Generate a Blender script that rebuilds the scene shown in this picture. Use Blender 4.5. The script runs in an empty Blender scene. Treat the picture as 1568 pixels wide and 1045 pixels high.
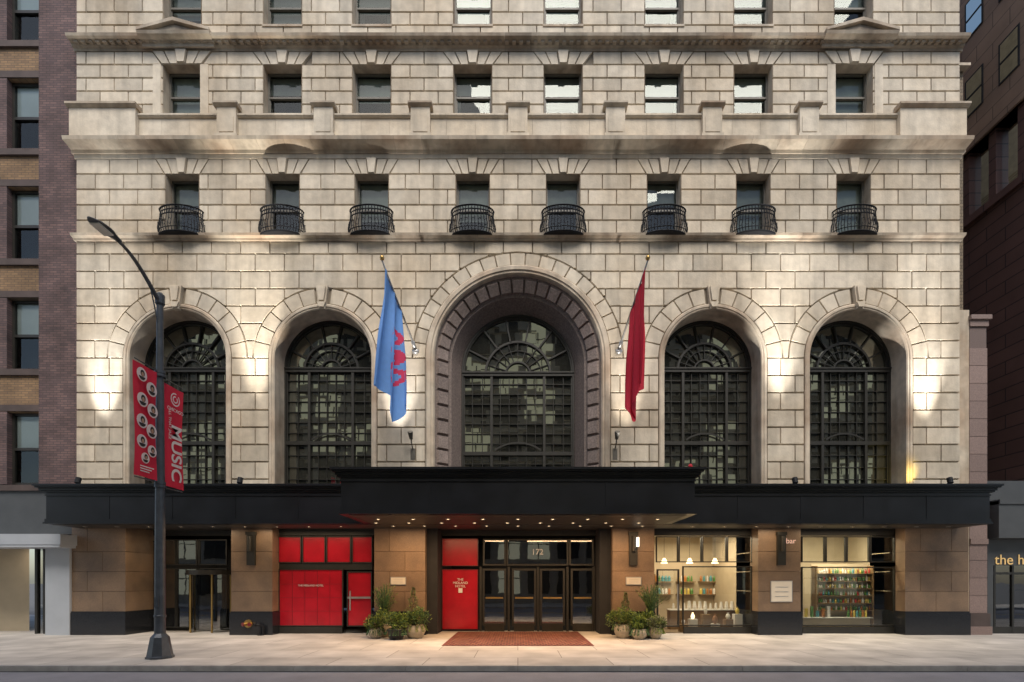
import bpy, math, random
from math import sin, cos, pi, sqrt, radians, atan2
from mathutils import Vector, Matrix
random.seed(11)
sc = bpy.context.scene
F=740.0; D=20.5; H=82*D/F; XC=793.0; YH=890.0
def S(Y): return F/(D+Y)
def X(px,Y=0.0): return (px-XC)/S(Y)
def Z(py,Y=0.0): return H+(YH-py)/S(Y)

# ------------------------------------------------------------------ materials
def nd(nt,t,**k):
    n=nt.nodes.new(t)
    for a,b in k.items(): setattr(n,a,b)
    return n
def pmat(name,col,rough=.6,metal=0.,nscale=2.0,namt=.15,bump=0.,bscale=40.,var=0.,streak=0.,spec=.5,tint=None,tscale=.5,emit=0.):
    m=bpy.data.materials.new(name); m.use_nodes=True; nt=m.node_tree; L=nt.links
    b=nt.nodes['Principled BSDF']
    b.inputs['Roughness'].default_value=rough; b.inputs['Metallic'].default_value=metal
    b.inputs['Specular IOR Level'].default_value=spec
    tc=nd(nt,'ShaderNodeTexCoord')
    n1=nd(nt,'ShaderNodeTexNoise'); n1.inputs['Scale'].default_value=nscale; n1.inputs['Detail'].default_value=6
    L.new(tc.outputs['Object'],n1.inputs['Vector'])
    mr=nd(nt,'ShaderNodeMapRange'); mr.inputs['From Min'].default_value=.3; mr.inputs['From Max'].default_value=.7
    mr.inputs['To Min'].default_value=1-namt; mr.inputs['To Max'].default_value=1+namt
    L.new(n1.outputs['Fac'],mr.inputs['Value']); fac=mr.outputs[0]
    if var:
        at=nd(nt,'ShaderNodeAttribute',attribute_name='var')
        mu=nd(nt,'ShaderNodeMath',operation='MULTIPLY'); L.new(fac,mu.inputs[0]); L.new(at.outputs['Fac'],mu.inputs[1]); fac=mu.outputs[0]
    src=None
    if tint:
        n3=nd(nt,'ShaderNodeTexNoise'); n3.inputs['Scale'].default_value=tscale; n3.inputs['Detail'].default_value=5
        L.new(tc.outputs['Object'],n3.inputs['Vector'])
        m3=nd(nt,'ShaderNodeMapRange'); m3.inputs['From Min'].default_value=.4; m3.inputs['From Max'].default_value=.68
        L.new(n3.outputs['Fac'],m3.inputs['Value'])
        mx=nd(nt,'ShaderNodeMix',data_type='RGBA'); mx.inputs['A'].default_value=(*col,1); mx.inputs['B'].default_value=(*tint,1)
        L.new(m3.outputs[0],mx.inputs['Factor']); src=mx.outputs['Result']
    if streak:
        mp=nd(nt,'ShaderNodeMapping'); mp.inputs['Scale'].default_value=(2.2,2.2,.22); L.new(tc.outputs['Object'],mp.inputs['Vector'])
        n4=nd(nt,'ShaderNodeTexNoise'); n4.inputs['Scale'].default_value=1.0; n4.inputs['Detail'].default_value=7; L.new(mp.outputs[0],n4.inputs['Vector'])
        m4=nd(nt,'ShaderNodeMapRange'); m4.inputs['From Min'].default_value=.45; m4.inputs['From Max'].default_value=.75
        m4.inputs['To Min'].default_value=1; m4.inputs['To Max'].default_value=1-streak
        L.new(n4.outputs['Fac'],m4.inputs['Value'])
        mu=nd(nt,'ShaderNodeMath',operation='MULTIPLY'); L.new(fac,mu.inputs[0]); L.new(m4.outputs[0],mu.inputs[1]); fac=mu.outputs[0]
    vm=nd(nt,'ShaderNodeVectorMath',operation='SCALE')
    if src: L.new(src,vm.inputs[0])
    else: vm.inputs[0].default_value=col
    L.new(fac,vm.inputs['Scale']); L.new(vm.outputs[0],b.inputs['Base Color'])
    if bump:
        n2=nd(nt,'ShaderNodeTexNoise'); n2.inputs['Scale'].default_value=bscale; n2.inputs['Detail'].default_value=5
        L.new(tc.outputs['Object'],n2.inputs['Vector'])
        bp=nd(nt,'ShaderNodeBump'); bp.inputs['Strength'].default_value=bump; bp.inputs['Distance'].default_value=.02
        L.new(n2.outputs['Fac'],bp.inputs['Height']); L.new(bp.outputs[0],b.inputs['Normal'])
    if emit:
        b.inputs['Emission Color'].default_value=(*col,1); b.inputs['Emission Strength'].default_value=emit
    return m
def brickmat(name,c1,c2,mortar,bw,bh,axis='X',rough=.8,msize=.012,namt=.25,bump=.5):
    m=bpy.data.materials.new(name); m.use_nodes=True; nt=m.node_tree; L=nt.links
    b=nt.nodes['Principled BSDF']; b.inputs['Roughness'].default_value=rough
    tc=nd(nt,'ShaderNodeTexCoord'); sp=nd(nt,'ShaderNodeSeparateXYZ'); L.new(tc.outputs['Object'],sp.inputs[0])
    cb=nd(nt,'ShaderNodeCombineXYZ')
    L.new(sp.outputs['X' if axis in('X','G') else 'Y'],cb.inputs[0]); L.new(sp.outputs['Y' if axis=='G' else 'Z'],cb.inputs[1])
    br=nd(nt,'ShaderNodeTexBrick'); L.new(cb.outputs[0],br.inputs['Vector'])
    br.inputs['Color1'].default_value=(*c1,1); br.inputs['Color2'].default_value=(*c2,1); br.inputs['Mortar'].default_value=(*mortar,1)
    br.inputs['Scale'].default_value=1; br.inputs['Brick Width'].default_value=bw; br.inputs['Row Height'].default_value=bh
    br.inputs['Mortar Size'].default_value=msize; br.inputs['Mortar Smooth'].default_value=.2
    n1=nd(nt,'ShaderNodeTexNoise'); n1.inputs['Scale'].default_value=.9; n1.inputs['Detail'].default_value=8; L.new(tc.outputs['Object'],n1.inputs['Vector'])
    mr=nd(nt,'ShaderNodeMapRange'); mr.inputs['From Min'].default_value=.3; mr.inputs['From Max'].default_value=.7
    mr.inputs['To Min'].default_value=1-namt; mr.inputs['To Max'].default_value=1+namt; L.new(n1.outputs['Fac'],mr.inputs['Value'])
    vm=nd(nt,'ShaderNodeVectorMath',operation='SCALE'); L.new(br.outputs['Color'],vm.inputs[0]); L.new(mr.outputs[0],vm.inputs['Scale'])
    L.new(vm.outputs[0],b.inputs['Base Color'])
    bp=nd(nt,'ShaderNodeBump',invert=True); bp.inputs['Strength'].default_value=bump; bp.inputs['Distance'].default_value=.015
    L.new(br.outputs['Fac'],bp.inputs['Height']); L.new(bp.outputs[0],b.inputs['Normal'])
    return m
def glassmat(name,refl=.3,trans=False,base=(.012,.014,.014),tint=(.9,.95,.9),wav=.15,wscale=1.2,cell=None,tilt=.02):
    m=bpy.data.materials.new(name); m.use_nodes=True; nt=m.node_tree; L=nt.links
    nt.nodes.remove(nt.nodes['Principled BSDF']); out=nt.nodes['Material Output']
    g=nd(nt,'ShaderNodeBsdfGlossy'); g.inputs['Roughness'].default_value=.015; g.inputs['Color'].default_value=(*tint,1)
    if trans: d=nd(nt,'ShaderNodeBsdfTransparent'); d.inputs['Color'].default_value=(*base,1)
    else: d=nd(nt,'ShaderNodeBsdfDiffuse'); d.inputs['Color'].default_value=(*base,1)
    mx=nd(nt,'ShaderNodeMixShader')
    lw=nd(nt,'ShaderNodeLayerWeight'); lw.inputs['Blend'].default_value=.25
    mr=nd(nt,'ShaderNodeMapRange'); mr.inputs['To Min'].default_value=refl; mr.inputs['To Max'].default_value=1
    L.new(lw.outputs['Fresnel'],mr.inputs['Value'])
    mr.inputs['From Min'].default_value=.04
    L.new(mr.outputs[0],mx.inputs[0]); L.new(d.outputs[0],mx.inputs[1]); L.new(g.outputs[0],mx.inputs[2]); L.new(mx.outputs[0],out.inputs[0])
    tc=nd(nt,'ShaderNodeTexCoord'); n=nd(nt,'ShaderNodeTexNoise'); n.inputs['Scale'].default_value=wscale; n.inputs['Detail'].default_value=2
    L.new(tc.outputs['Object'],n.inputs['Vector']); bp=nd(nt,'ShaderNodeBump'); bp.inputs['Strength'].default_value=wav; bp.inputs['Distance'].default_value=.05
    L.new(n.outputs['Fac'],bp.inputs['Height']); nrm=bp.outputs[0]
    if cell:
        sn=nd(nt,'ShaderNodeVectorMath',operation='SNAP'); L.new(tc.outputs['Object'],sn.inputs[0]); sn.inputs[1].default_value=cell
        wn=nd(nt,'ShaderNodeTexWhiteNoise'); L.new(sn.outputs[0],wn.inputs['Vector'])
        sb=nd(nt,'ShaderNodeVectorMath',operation='SUBTRACT'); L.new(wn.outputs['Color'],sb.inputs[0]); sb.inputs[1].default_value=(.5,.5,.5)
        sl=nd(nt,'ShaderNodeVectorMath',operation='SCALE'); L.new(sb.outputs[0],sl.inputs[0]); sl.inputs['Scale'].default_value=tilt
        ad=nd(nt,'ShaderNodeVectorMath',operation='ADD'); L.new(nrm,ad.inputs[0]); L.new(sl.outputs[0],ad.inputs[1])
        nm=nd(nt,'ShaderNodeVectorMath',operation='NORMALIZE'); L.new(ad.outputs[0],nm.inputs[0]); nrm=nm.outputs[0]
    L.new(nrm,g.inputs['Normal'])
    return m
def emat(name,col,st):
    m=bpy.data.materials.new(name); m.use_nodes=True; nt=m.node_tree
    b=nt.nodes['Principled BSDF']; b.inputs['Base Color'].default_value=(*col,1); b.inputs['Emission Color'].default_value=(*col,1); b.inputs['Emission Strength'].default_value=st
    return m
def clothmat(name,col):
    m=pmat(name,col,rough=.75,nscale=6,namt=.06,bump=.2,bscale=12)
    nt=m.node_tree; b=nt.nodes['Principled BSDF']; out=nt.nodes['Material Output']
    t=nd(nt,'ShaderNodeBsdfTranslucent'); t.inputs['Color'].default_value=(*col,1)
    mx=nd(nt,'ShaderNodeMixShader'); mx.inputs[0].default_value=.25
    nt.links.new(b.outputs[0],mx.inputs[1]); nt.links.new(t.outputs[0],mx.inputs[2]); nt.links.new(mx.outputs[0],out.inputs[0])
    return m

M={}
M['stone']=pmat('limestone',(.66,.59,.48),rough=.8,nscale=3.5,namt=.11,bump=.4,bscale=14,var=1,streak=.28,tint=(.53,.44,.325),tscale=.28)
M['back']=pmat('limestone_joint',(.25,.21,.16),rough=.9,nscale=3,namt=.15,streak=.2)
M['trim']=pmat('limestone_trim',(.59,.515,.41),rough=.8,nscale=2.5,namt=.16,bump=.25,bscale=20,var=1,streak=.4,tint=(.42,.315,.225),tscale=.6)
M['arch']=pmat('grey_terracotta',(.25,.20,.18),rough=.75,nscale=14,namt=.3,bump=.6,bscale=30,var=1,streak=.15)
M['frame']=pmat('bronze_frame',(.022,.021,.018),rough=.45,nscale=4,namt=.2)
M['sash']=pmat('painted_sash',(.13,.12,.10),rough=.5,nscale=4,namt=.15)
M['gl']=glassmat('arched_window_glass',.25,False,(.032,.032,.026),(.88,.92,.82),.03,1.2,(.42,5.,.5),.022)
M['glu']=glassmat('upper_window_glass',.06,True,(.75,.8,.78),(.85,.92,.9),.03,1.2,(2.,5.,1.),.02)
M['gls']=glassmat('shop_glass',.10,True,(.93,.95,.93),(.95,.97,.95),.03,1.0)
M['gld']=glassmat('door_glass',.20,True,(.5,.52,.5),(.95,.97,.98),.05,1.0)
M['dark']=pmat('dark_interior',(.02,.02,.022),rough=.9,namt=.2)
M['shade']=pmat('roller_shade',(.52,.55,.50),rough=.9,nscale=3,namt=.1,var=1)
M['iron']=pmat('wrought_iron',(.008,.009,.012),rough=.6,namt=.2,spec=.3)
M['canopy']=pmat('black_metal_canopy',(.009,.010,.013),rough=.34,nscale=1.2,namt=.35,bump=.08,bscale=1.5,spec=.4)
M['soffit']=pmat('soffit',(.03,.026,.022),rough=.5,namt=.2)
M['granite']=pmat('brown_granite',(.23,.155,.10),rough=.42,nscale=55,namt=.3,bump=.05,bscale=80,var=1,tint=(.16,.11,.075),tscale=1.2)
M['black_granite']=pmat('black_granite',(.018,.02,.024),rough=.18,nscale=60,namt=.5)
M['red']=pmat('red_panel',(.42,.010,.022),rough=.25,nscale=1.5,namt=.18)
M['redd']=pmat('dark_red_frame',(.16,.008,.012),rough=.4,namt=.1)
M['white']=pmat('white_paint',(.75,.74,.72),rough=.6,namt=.05)
M['lamp']=emat('downlight',(1,.70,.38),6)
M['metal']=pmat('galvanised_metal',(.42,.42,.42),rough=.4,metal=.7,namt=.15)
M['brass']=pmat('brass',(.5,.33,.12),rough=.35,metal=.9,namt=.2)
M['beige']=pmat('interior_wall',(.50,.42,.30),rough=.8,namt=.06)
M['floor']=pmat('interior_floor',(.22,.17,.12),rough=.4,namt=.15)
M['wood']=pmat('shelf_wood',(.25,.16,.08),rough=.5,namt=.2)
M['ceil']=pmat('interior_ceiling',(.6,.57,.5),rough=.8,namt=.04)

# ------------------------------------------------------------------ mesh builder
def empty(name,loc=(0,0,0)):
    e=bpy.data.objects.new(name,None); sc.collection.objects.link(e); e.location=loc; e.empty_display_size=.3; return e
class MB:
    def __init__(s): s.v=[]; s.f=[]; s.m=[]; s.c=[]
    def poly(s,pts,m=0,c=1.):
        i=len(s.v); s.v+= [tuple(p) for p in pts]; s.f.append(tuple(range(i,i+len(pts)))); s.m.append(m); s.c.append(c)
    def box(s,x0,x1,y0,y1,z0,z1,m=0,c=1.):
        i=len(s.v)
        s.v+=[(x0,y0,z0),(x1,y0,z0),(x1,y1,z0),(x0,y1,z0),(x0,y0,z1),(x1,y0,z1),(x1,y1,z1),(x0,y1,z1)]
        for f in ((0,1,5,4),(1,2,6,5),(2,3,7,6),(3,0,4,7),(4,5,6,7),(3,2,1,0)):
            s.f.append(tuple(i+k for k in f)); s.m.append(m); s.c.append(c)
    def prism(s,pb,pf,yb,yf,m=0,c=1.):
        i=len(s.v); n=len(pf)
        s.v+=[(x,yf,z) for x,z in pf]+[(x,yb,z) for x,z in pb]
        s.f.append(tuple(range(i,i+n))); s.m.append(m); s.c.append(c)
        for k in range(n):
            k2=(k+1)%n
            s.f.append((i+k,i+n+k,i+n+k2,i+k2)); s.m.append(m); s.c.append(c)
    def bar(s,p,q,w,y0,y1,m=0,c=1.):
        dx,dz=q[0]-p[0],q[1]-p[1]; l=sqrt(dx*dx+dz*dz) or 1; nx,nz=-dz/l*w/2,dx/l*w/2
        P=[(p[0]-nx,p[1]-nz),(q[0]-nx,q[1]-nz),(q[0]+nx,q[1]+nz),(p[0]+nx,p[1]+nz)]
        s.prism(P,P,y1,y0,m,c)
    def arc(s,xc,zs,r,w,t0,t1,y0,y1,m=0,n=20):
        P=[]; 
        for k in range(n+1): t=t0+(t1-t0)*k/n; P.append((xc+(r+w/2)*cos(t),zs+(r+w/2)*sin(t)))
        for k in range(n,-1,-1): t=t0+(t1-t0)*k/n; P.append((xc+(r-w/2)*cos(t),zs+(r-w/2)*sin(t)))
        s.prism(P,P,y1,y0,m)
    def tube(s,pts,r,n=8,m=0,c=1.,cap=True):
        pts=[Vector(p) for p in pts]; rs=r if isinstance(r,(list,tuple)) else [r]*len(pts)
        i=len(s.v); up=Vector((0,0,1)); u=None
        for k,p in enumerate(pts):
            t=(pts[min(k+1,len(pts)-1)]-pts[max(k-1,0)]).normalized()
            if u is None:
                a=Vector((1,0,0)) if abs(t.x)<.9 else Vector((0,1,0)); u=(a-t*a.dot(t)).normalized()
            else: u=(u-t*u.dot(t)).normalized()
            w=t.cross(u)
            for j in range(n):
                a=2*pi*j/n; s.v.append(tuple(p+(u*cos(a)+w*sin(a))*rs[k]))
        for k in range(len(pts)-1):
            for j in range(n):
                s.f.append((i+k*n+j,i+k*n+(j+1)%n,i+(k+1)*n+(j+1)%n,i+(k+1)*n+j)); s.m.append(m); s.c.append(c)
        if cap:
            s.f.append(tuple(i+j for j in range(n-1,-1,-1))); s.m.append(m); s.c.append(c)
            b=i+(len(pts)-1)*n; s.f.append(tuple(b+j for j in range(n))); s.m.append(m); s.c.append(c)
    def lathe(s,cx,cy,prof,n=20,m=0,c=1.):
        i=len(s.v)
        for r,z in prof:
            for j in range(n): a=2*pi*j/n; s.v.append((cx+r*cos(a),cy+r*sin(a),z))
        for k in range(len(prof)-1):
            for j in range(n): s.f.append((i+k*n+j,i+k*n+(j+1)%n,i+(k+1)*n+(j+1)%n,i+(k+1)*n+j)); s.m.append(m); s.c.append(c)
    def profx(s,x0,x1,prof,m=0,c=1.):
        i=len(s.v); n=len(prof)
        s.v+=[(x0,y,z) for y,z in prof]+[(x1,y,z) for y,z in prof]
        for k in range(n):
            k2=(k+1)%n; s.f.append((i+k,i+k2,i+n+k2,i+n+k)); s.m.append(m); s.c.append(c)
        s.f.append(tuple(range(i,i+n))); s.m.append(m); s.c.append(c)
        s.f.append(tuple(range(i+2*n-1,i+n-1,-1))); s.m.append(m); s.c.append(c)
    def build(s,name,mats,parent=None,smooth=False):
        me=bpy.data.meshes.new(name); me.from_pydata(s.v,[],s.f); 
        for mt in mats: me.materials.append(M[mt] if isinstance(mt,str) else mt)
        me.polygons.foreach_set('material_index',s.m)
        a=me.attributes.new('var','FLOAT','FACE'); a.data.foreach_set('value',s.c)
        if smooth:
            me.polygons.foreach_set('use_smooth',[True]*len(s.f))
        me.update(); o=bpy.data.objects.new(name,me); sc.collection.objects.link(o)
        if parent: o.parent=parent; o.matrix_parent_inverse=Matrix.Translation(-Vector(parent.location))
        return o
def text(name,body,size,loc,mat,parent=None,xd=(1,0,0),yd=(0,0,1),ext=.004,align='CENTER'):
    cu=bpy.data.curves.new(name,'FONT'); cu.body=body; cu.size=size; cu.extrude=ext; cu.align_x=align; cu.align_y='CENTER'
    cu.materials.append(M[mat] if isinstance(mat,str) else mat)
    o=bpy.data.objects.new(name,cu); sc.collection.objects.link(o)
    x=Vector(xd).normalized(); y=Vector(yd).normalized(); z=x.cross(y)
    mt=Matrix((x,y,z)).transposed().to_4x4(); mt.translation=Vector(loc); o.matrix_world=mt
    if parent: o.parent=parent; o.matrix_parent_inverse=Matrix.Translation(-Vector(parent.location))
    return o
def rv(a=.88,b=1.08): return random.uniform(a,b)

# ------------------------------------------------------------------ hotel
hotel=empty('hotel_building')
XL,XR=-18.64,18.66
BF=-.085
ZS=11.70
sideX=[-519.5/S(0),-297.5/S(0),297.5/S(0),519.5/S(0)]
RS=2.04; RS1=2.28; RSO=2.95
RC1=3.90; RCO=4.45
arches=[(x,RS1,RSO) for x in sideX[:2]]+[(0.0,RC1,RCO)]+[(x,RS1,RSO) for x in sideX[2:]]
winX=[k/S(0) for k in(-512,-359,-223,-69,69,223,359,512)]
def circ(xc,R):
    def fL(z,g): return xc-sqrt(max(0,(R+g)**2-(z-ZS)**2))
    def fR(z,g): return xc+sqrt(max(0,(R+g)**2-(z-ZS)**2))
    return fL,fR
def rect(xa,xb): return (lambda z,g:xa-g),(lambda z,g:xb+g)
def slant(xc,hb,ht,z0,z1):
    h=lambda z:hb+(ht-hb)*(z-z0)/(z1-z0)
    return (lambda z,g:xc-h(z)-g),(lambda z,g:xc+h(z)+g)
def rowblocks(mb,z0,z1,xl,xr,ex,mod,off,yb=0.,yf=BF,n=2,gb=.010,gf=.038,m=0,vr=(.80,1.08)):
    segs=[]; a=lambda z,g:xl
    for fL,fR in ex:
        segs.append((a,fL)); a=fR
    segs.append((a,lambda z,g:xr))
    for si,(a,b) in enumerate(segs):
        zs=[z0+(z1-z0)*k/(n-1) for k in range(n)]
        amin=min(a(z,0) for z in zs); bmax=max(b(z,0) for z in zs)
        if bmax-amin<.1: continue
        js=[]; k=math.floor((amin-off)/mod)
        while off+k*mod<bmax:
            x=off+k*mod
            if x>amin+.33 and x<bmax-.33: js.append(x)
            k+=1
        edges=[None]+js+[None]
        for q in range(len(edges)-1):
            l,r=edges[q],edges[q+1]
            def LF(z,g): 
                v=a(z,g); return v if l is None else max(v,l+g*.7)
            def RF(z,g):
                v=b(z,g); return v if r is None else min(v,r-g*.7)
            keep=[z for z in zs if RF(z,gf)-LF(z,gf)>.03]
            if len(keep)<2: continue
            def mk(g):
                kz=[min(max(z,z0+g),z1-g) for z in keep]
                R=[(RF(z,g),z) for z in kz]; Lp=[(LF(z,g),z) for z in reversed(kz)]
                return R+Lp
            pb,pf=mk(gb),mk(gf)
            mb.prism(pb,pf,yb,yf+random.uniform(-.004,.006)*(1 if yf==BF else 0),m,random.uniform(*vr)**1.0)
mb=MB()   # blocks
MOD=1.233
zj=[16.62]+[16.09-.7317*k for k in range(0,15)]
for i in range(len(zj)-1):
    z1,z0=zj[i],zj[i+1]
    ex=[]
    for xc,R1,Ro in arches:
        if z0>=ZS-.02:
            if z0<ZS+Ro: ex.append(circ(xc,Ro))
        else: ex.append(rect(xc-R1,xc+R1))
    rowblocks(mb,z0,z1,XL,XR,ex,MOD,(0 if i%2 else MOD/2),n=(15 if z0>=ZS-.02 else 2))
def wedge(mb,xc,Ri,Ro,t0,t1,yb,yf,m,c,gb=.008,gf=.033,n=4):
    def mk(g):
        P=[]
        for k in range(n+1): t=(t0+g/Ro)+(t1-t0-2*g/Ro)*k/n; P.append((xc+(Ro-g)*cos(t),ZS+(Ro-g)*sin(t)))
        for k in range(n,-1,-1): t=(t0+g/Ri)+(t1-t0-2*g/Ri)*k/n; P.append((xc+(Ri+g)*cos(t),ZS+(Ri+g)*sin(t)))
        return P
    mb.prism(mk(gb),mk(gf),yb,yf,m,c)
for xc,R1,Ro in arches:
    N=13 if Ro<4 else 21
    for k in range(N):
        t0,t1=pi*k/N,pi*(k+1)/N
        if Ro<4 and k==N//2: continue
        wedge(mb,xc,R1,Ro,t0,t1,0,BF,0,rv(.84,1.07))
    if Ro<4:
        for a,(ri,ro,yf) in enumerate(((RS-.02,RSO+.05,-.2),(RS+.3,RSO-.02,-.28),(RS+.03,RS+.24,-.27))):
            w0=.17; h=[(xc-w0*.8,ZS+ri),(xc+w0*.8,ZS+ri),(xc+w0*1.5,ZS+ro),(xc-w0*1.5,ZS+ro)]
            if a: h=[(xc+(x-xc)*.72,z) for x,z in h]
            mb.prism(h,h,0 if a==0 else -.2,yf,0,rv(.95,1.05))
zM=[20.12-.651*k for k in range(6)]; zM[-1]=16.88
for i in range(5):
    z1,z0=zM[i],zM[i+1]
    ex=[slant(x,.75,1.12,z0,z1) if i==0 else rect(x-.70,x+.70) for x in winX]
    rowblocks(mb,z0,z1,XL,XR,ex,1.19,(0 if i%2 else .595),n=2)
WMt=zM[1]
zU=[24.65-.56*k for k in range(6)]
for i in range(5):
    z1,z0=zU[i],zU[i+1]
    ex=[]
    for j,x in enumerate(winX):
        w=.8
        ex.append(slant(x,w+.05,w+.45,z0,z1) if i==0 else rect(x-w-.0,x+w+.0))
    rowblocks(mb,z0,z1,XL,XR,ex,1.19,(.2 if i%2 else .795),n=2)
zT=[25.12,25.76,26.31,26.86,27.41,27.96,28.6,29.1,29.7,30.3,30.9,31.5,32.1,32.7,33.3]
for i in range(len(zT)-1):
    z0,z1=zT[i],zT[i+1]
    ex=[]
    if 1<=i<=4: ex=[rect(x-.8,x+.8) for x in winX]
    if i==5: ex=[slant(x,.85,1.2,z0,z1) for x in winX]
    if 8<=i<=11: ex=[rect(x-.8,x+.8) for x in winX]
    rowblocks(mb,z0,z1,XL,XR,ex,1.19,(.2 if i%2 else .795),n=2)
def flatarch(mb,xc,hb,ht,z0,z1,n=5,big=False):
    for k in range(n):
        a0,a1=-1+2*k/n,-1+2*(k+1)/n; key=(k==n//2)
        def mk(g): return [(xc+a0*hb+g,z0+g*.5),(xc+a1*hb-g,z0+g*.5),(xc+a1*ht-g,z1-g),(xc+a0*ht+g,z1-g)]
        mb.prism(mk(.006),mk(.028),0,(-.17 if key else -.09)-(.04 if big else 0),0,rv(.92,1.08))
for j,x in enumerate(winX):
    flatarch(mb,x,.75,1.12,zM[1],zM[0]); flatarch(mb,x,.85,1.25,zU[1],zU[0],5,j in(0,7)); flatarch(mb,x,.85,1.2,27.96,28.6)
mb.build('stone_blocks',['stone'],hotel)

# backing wall in strips
mb=MB()
zz=[5.6]
while zz[-1]<33.3:
    zz.append(zz[-1]+(.09 if 11.5<zz[-1]<15.7 else .2))
brk=sorted(set([ZS,16.88,zM[1],21.95,24.09,25.76,27.96,29.7,32.1]))
zz=sorted(set([round(z,4) for z in zz if all(abs(z-b)>.04 for b in brk)]+brk))
for i in range(len(zz)-1):
    z0,z1=zz[i],zz[i+1]; zm=(z0+z1)/2
    ex=[]
    if zm<15.7:
        for xc,R1,Ro in arches:
            R=RS if Ro<4 else 3.55
            def w(z): return R if z<=ZS else sqrt(max(0,R*R-(z-ZS)**2))
            if zm<ZS+R: ex.append((xc-w(z0),xc-w(z1),xc+w(z0),xc+w(z1)))
    hw=None
    if 16.88<zm<zM[1]: hw=.70
    if 21.95<zm<24.09 or 25.76<zm<27.96 or 29.7<zm<32.1: hw=.8
    if hw: ex=[(x-hw,x-hw,x+hw,x+hw) for x in winX]
    a0=a1=XL+.01
    for e in ex:
        mb.poly([(a0,0,z0),(e[0],0,z0),(e[1],0,z1),(a1,0,z1)]); a0,a1=e[2],e[3]
    mb.poly([(a0,0,z0),(XR-.01,0,z0),(XR-.01,0,z1),(a1,0,z1)])
mb.poly([(XL+.01,0,0),(XL+.01,0,33.3),(XL+.01,20,33.3),(XL+.01,20,0)])
mb.poly([(XR-.01,0,0),(XR-.01,0,33.3),(XR-.01,20,33.3),(XR-.01,20,0)])
mb.poly([(XL,0,33.3),(XR,0,33.3),(XR,20,33.3),(XL,20,33.3)])
mb.poly([(XL,20,0),(XR,20,0),(XR,20,33.3),(XL,20,33.3)])
mb.build('wall_backing',['back'],hotel)
mb=MB()
def reveal(x,hw,z0,z1,d=.38,f=-.08):
    mb.poly([(x-hw,f,z0),(x-hw,d,z0),(x-hw,d,z1),(x-hw,f,z1)]); mb.poly([(x+hw,f,z0),(x+hw,d,z0),(x+hw,d,z1),(x+hw,f,z1)])
    mb.poly([(x-hw,f,z1),(x+hw,f,z1),(x+hw,d,z1),(x-hw,d,z1)]); mb.poly([(x-hw,f,z0),(x+hw,f,z0),(x+hw,d,z0),(x-hw,d,z0)])
for x in winX:
    reveal(x,.70,16.88,zM[1]); reveal(x,.8,21.95,24.09); reveal(x,.8,25.76,27.96); reveal(x,.8,29.7,32.1)
mb.build('window_reveals',['trim'],hotel)
mb=MB(); mb.box(XL+.1,XR-.1,2.2,2.3,5,33,0); mb.build('dark_core',['dark'],hotel)

# cornices   0 trim, 1 stone
mb=MB()
def run(prof,x0,x1,seg,m=0,a_=.82,b_=1.08):
    n=max(1,round((x1-x0)/seg)); 
    for k in range(n):
        a=x0+(x1-x0)*k/n; b=x0+(x1-x0)*(k+1)/n
        mb.profx(a+.004,b-.004,prof,m,rv(a_,b_))
C1=[(.0,24.65),(-.10,24.65),(-.12,24.73),(-.20,24.77),(-.22,24.84),(-.47,24.88),(-.50,24.98),(-.44,25.03),(0,25.12)]
C2a=[(0,20.12),(-.10,20.12),(-.10,20.29),(0,20.29)]
C2b=[(0,20.295),(-.14,20.30),(-.17,20.42),(-.30,20.46),(-.55,20.52),(-.58,20.65),(-.5,20.70),(0,20.75)]
BL=[(0,16.62),(-.15,16.62),(-.18,16.69),(-.30,16.73),(-.33,16.82),(-.25,16.86),(0,16.88)]
run(C1,XL-.12,XR+.12,1.15,0,.6,.85); run(C2a,XL-.1,XR+.1,1.15,1); run(C2b,XL-.18,XR+.18,1.15,0,.78,1); run(BL,XL-.08,XR+.08,1.15,0,.75,1)
for k in range(int((XR-XL)/.3)):
    x=XL+.1+k*.3; mb.box(x,x+.16,-.34,-.21,24.775,24.862,0,rv(.6,.8))
run([(0,20.75),(-.22,20.75),(-.22,20.95),(0,20.95)],XL,XR,1.2)
run([(0,20.955),(-.15,20.955),(-.15,21.74),(0,21.74)],XL+.02,XR-.02,1.2,1,.95,1.08)
run([(0,21.745),(-.2,21.745),(-.26,21.80),(-.26,21.87),(0,21.89)],XL,XR,1.2,1)
for k in(-439,-293,-147,0,147,293,439):
    x=k/S(0); c=rv(.95,1.08)
    mb.box(x-.4,x+.4,-.35,-.16,20.76,22.05,1,c); mb.box(x-.3,x+.3,-.375,-.352,21.0,21.65,1,c)
    mb.profx(x-.5,x+.5,[(-.1,22.05),(-.38,22.05),(-.47,22.12),(-.47,22.19),(-.1,22.24)],0,c*.85)
    mb.box(x-.46,x+.46,-.40,-.2,20.75,20.93,1,c)
for sg in(-1,1):
    xa,xb=sorted((sg*(18.72),sg*(15.95)))
    mb.box(xa,xb,-.35,-.16,20.76,22.0,1,1.05); mb.profx(xa-.08,xb+.08,[(-.1,22.0),(-.38,22.0),(-.48,22.08),(-.48,22.16),(-.1,22.22)],0,.85)
    x=sg*514/S(0)
    P=[(x-1.3,25.0),(x+1.3,25.0),(x,25.36)]
    mb.prism(P,P,-.05,-.47,0,.6)
    for q in(-1,1):
        P=[(x+q*1.5,24.99),(x+q*1.5,25.10),(x,25.52),(x,25.38)]
        if q>0: P=P[::-1]
        mb.prism(P,P,-.05,-.60,0,.85)
    mb.profx(x-1.5,x+1.5,[(-.2,24.66),(-.26,24.66),(-.28,24.8),(-.55,24.88),(-.59,24.985),(-.2,24.988)],0,.75)
    for dx in(-1.0,1.0):
        mb.box(x+dx-.17,x+dx+.17,-.11,-.0,21.9,24.08,1,1.02)
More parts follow.
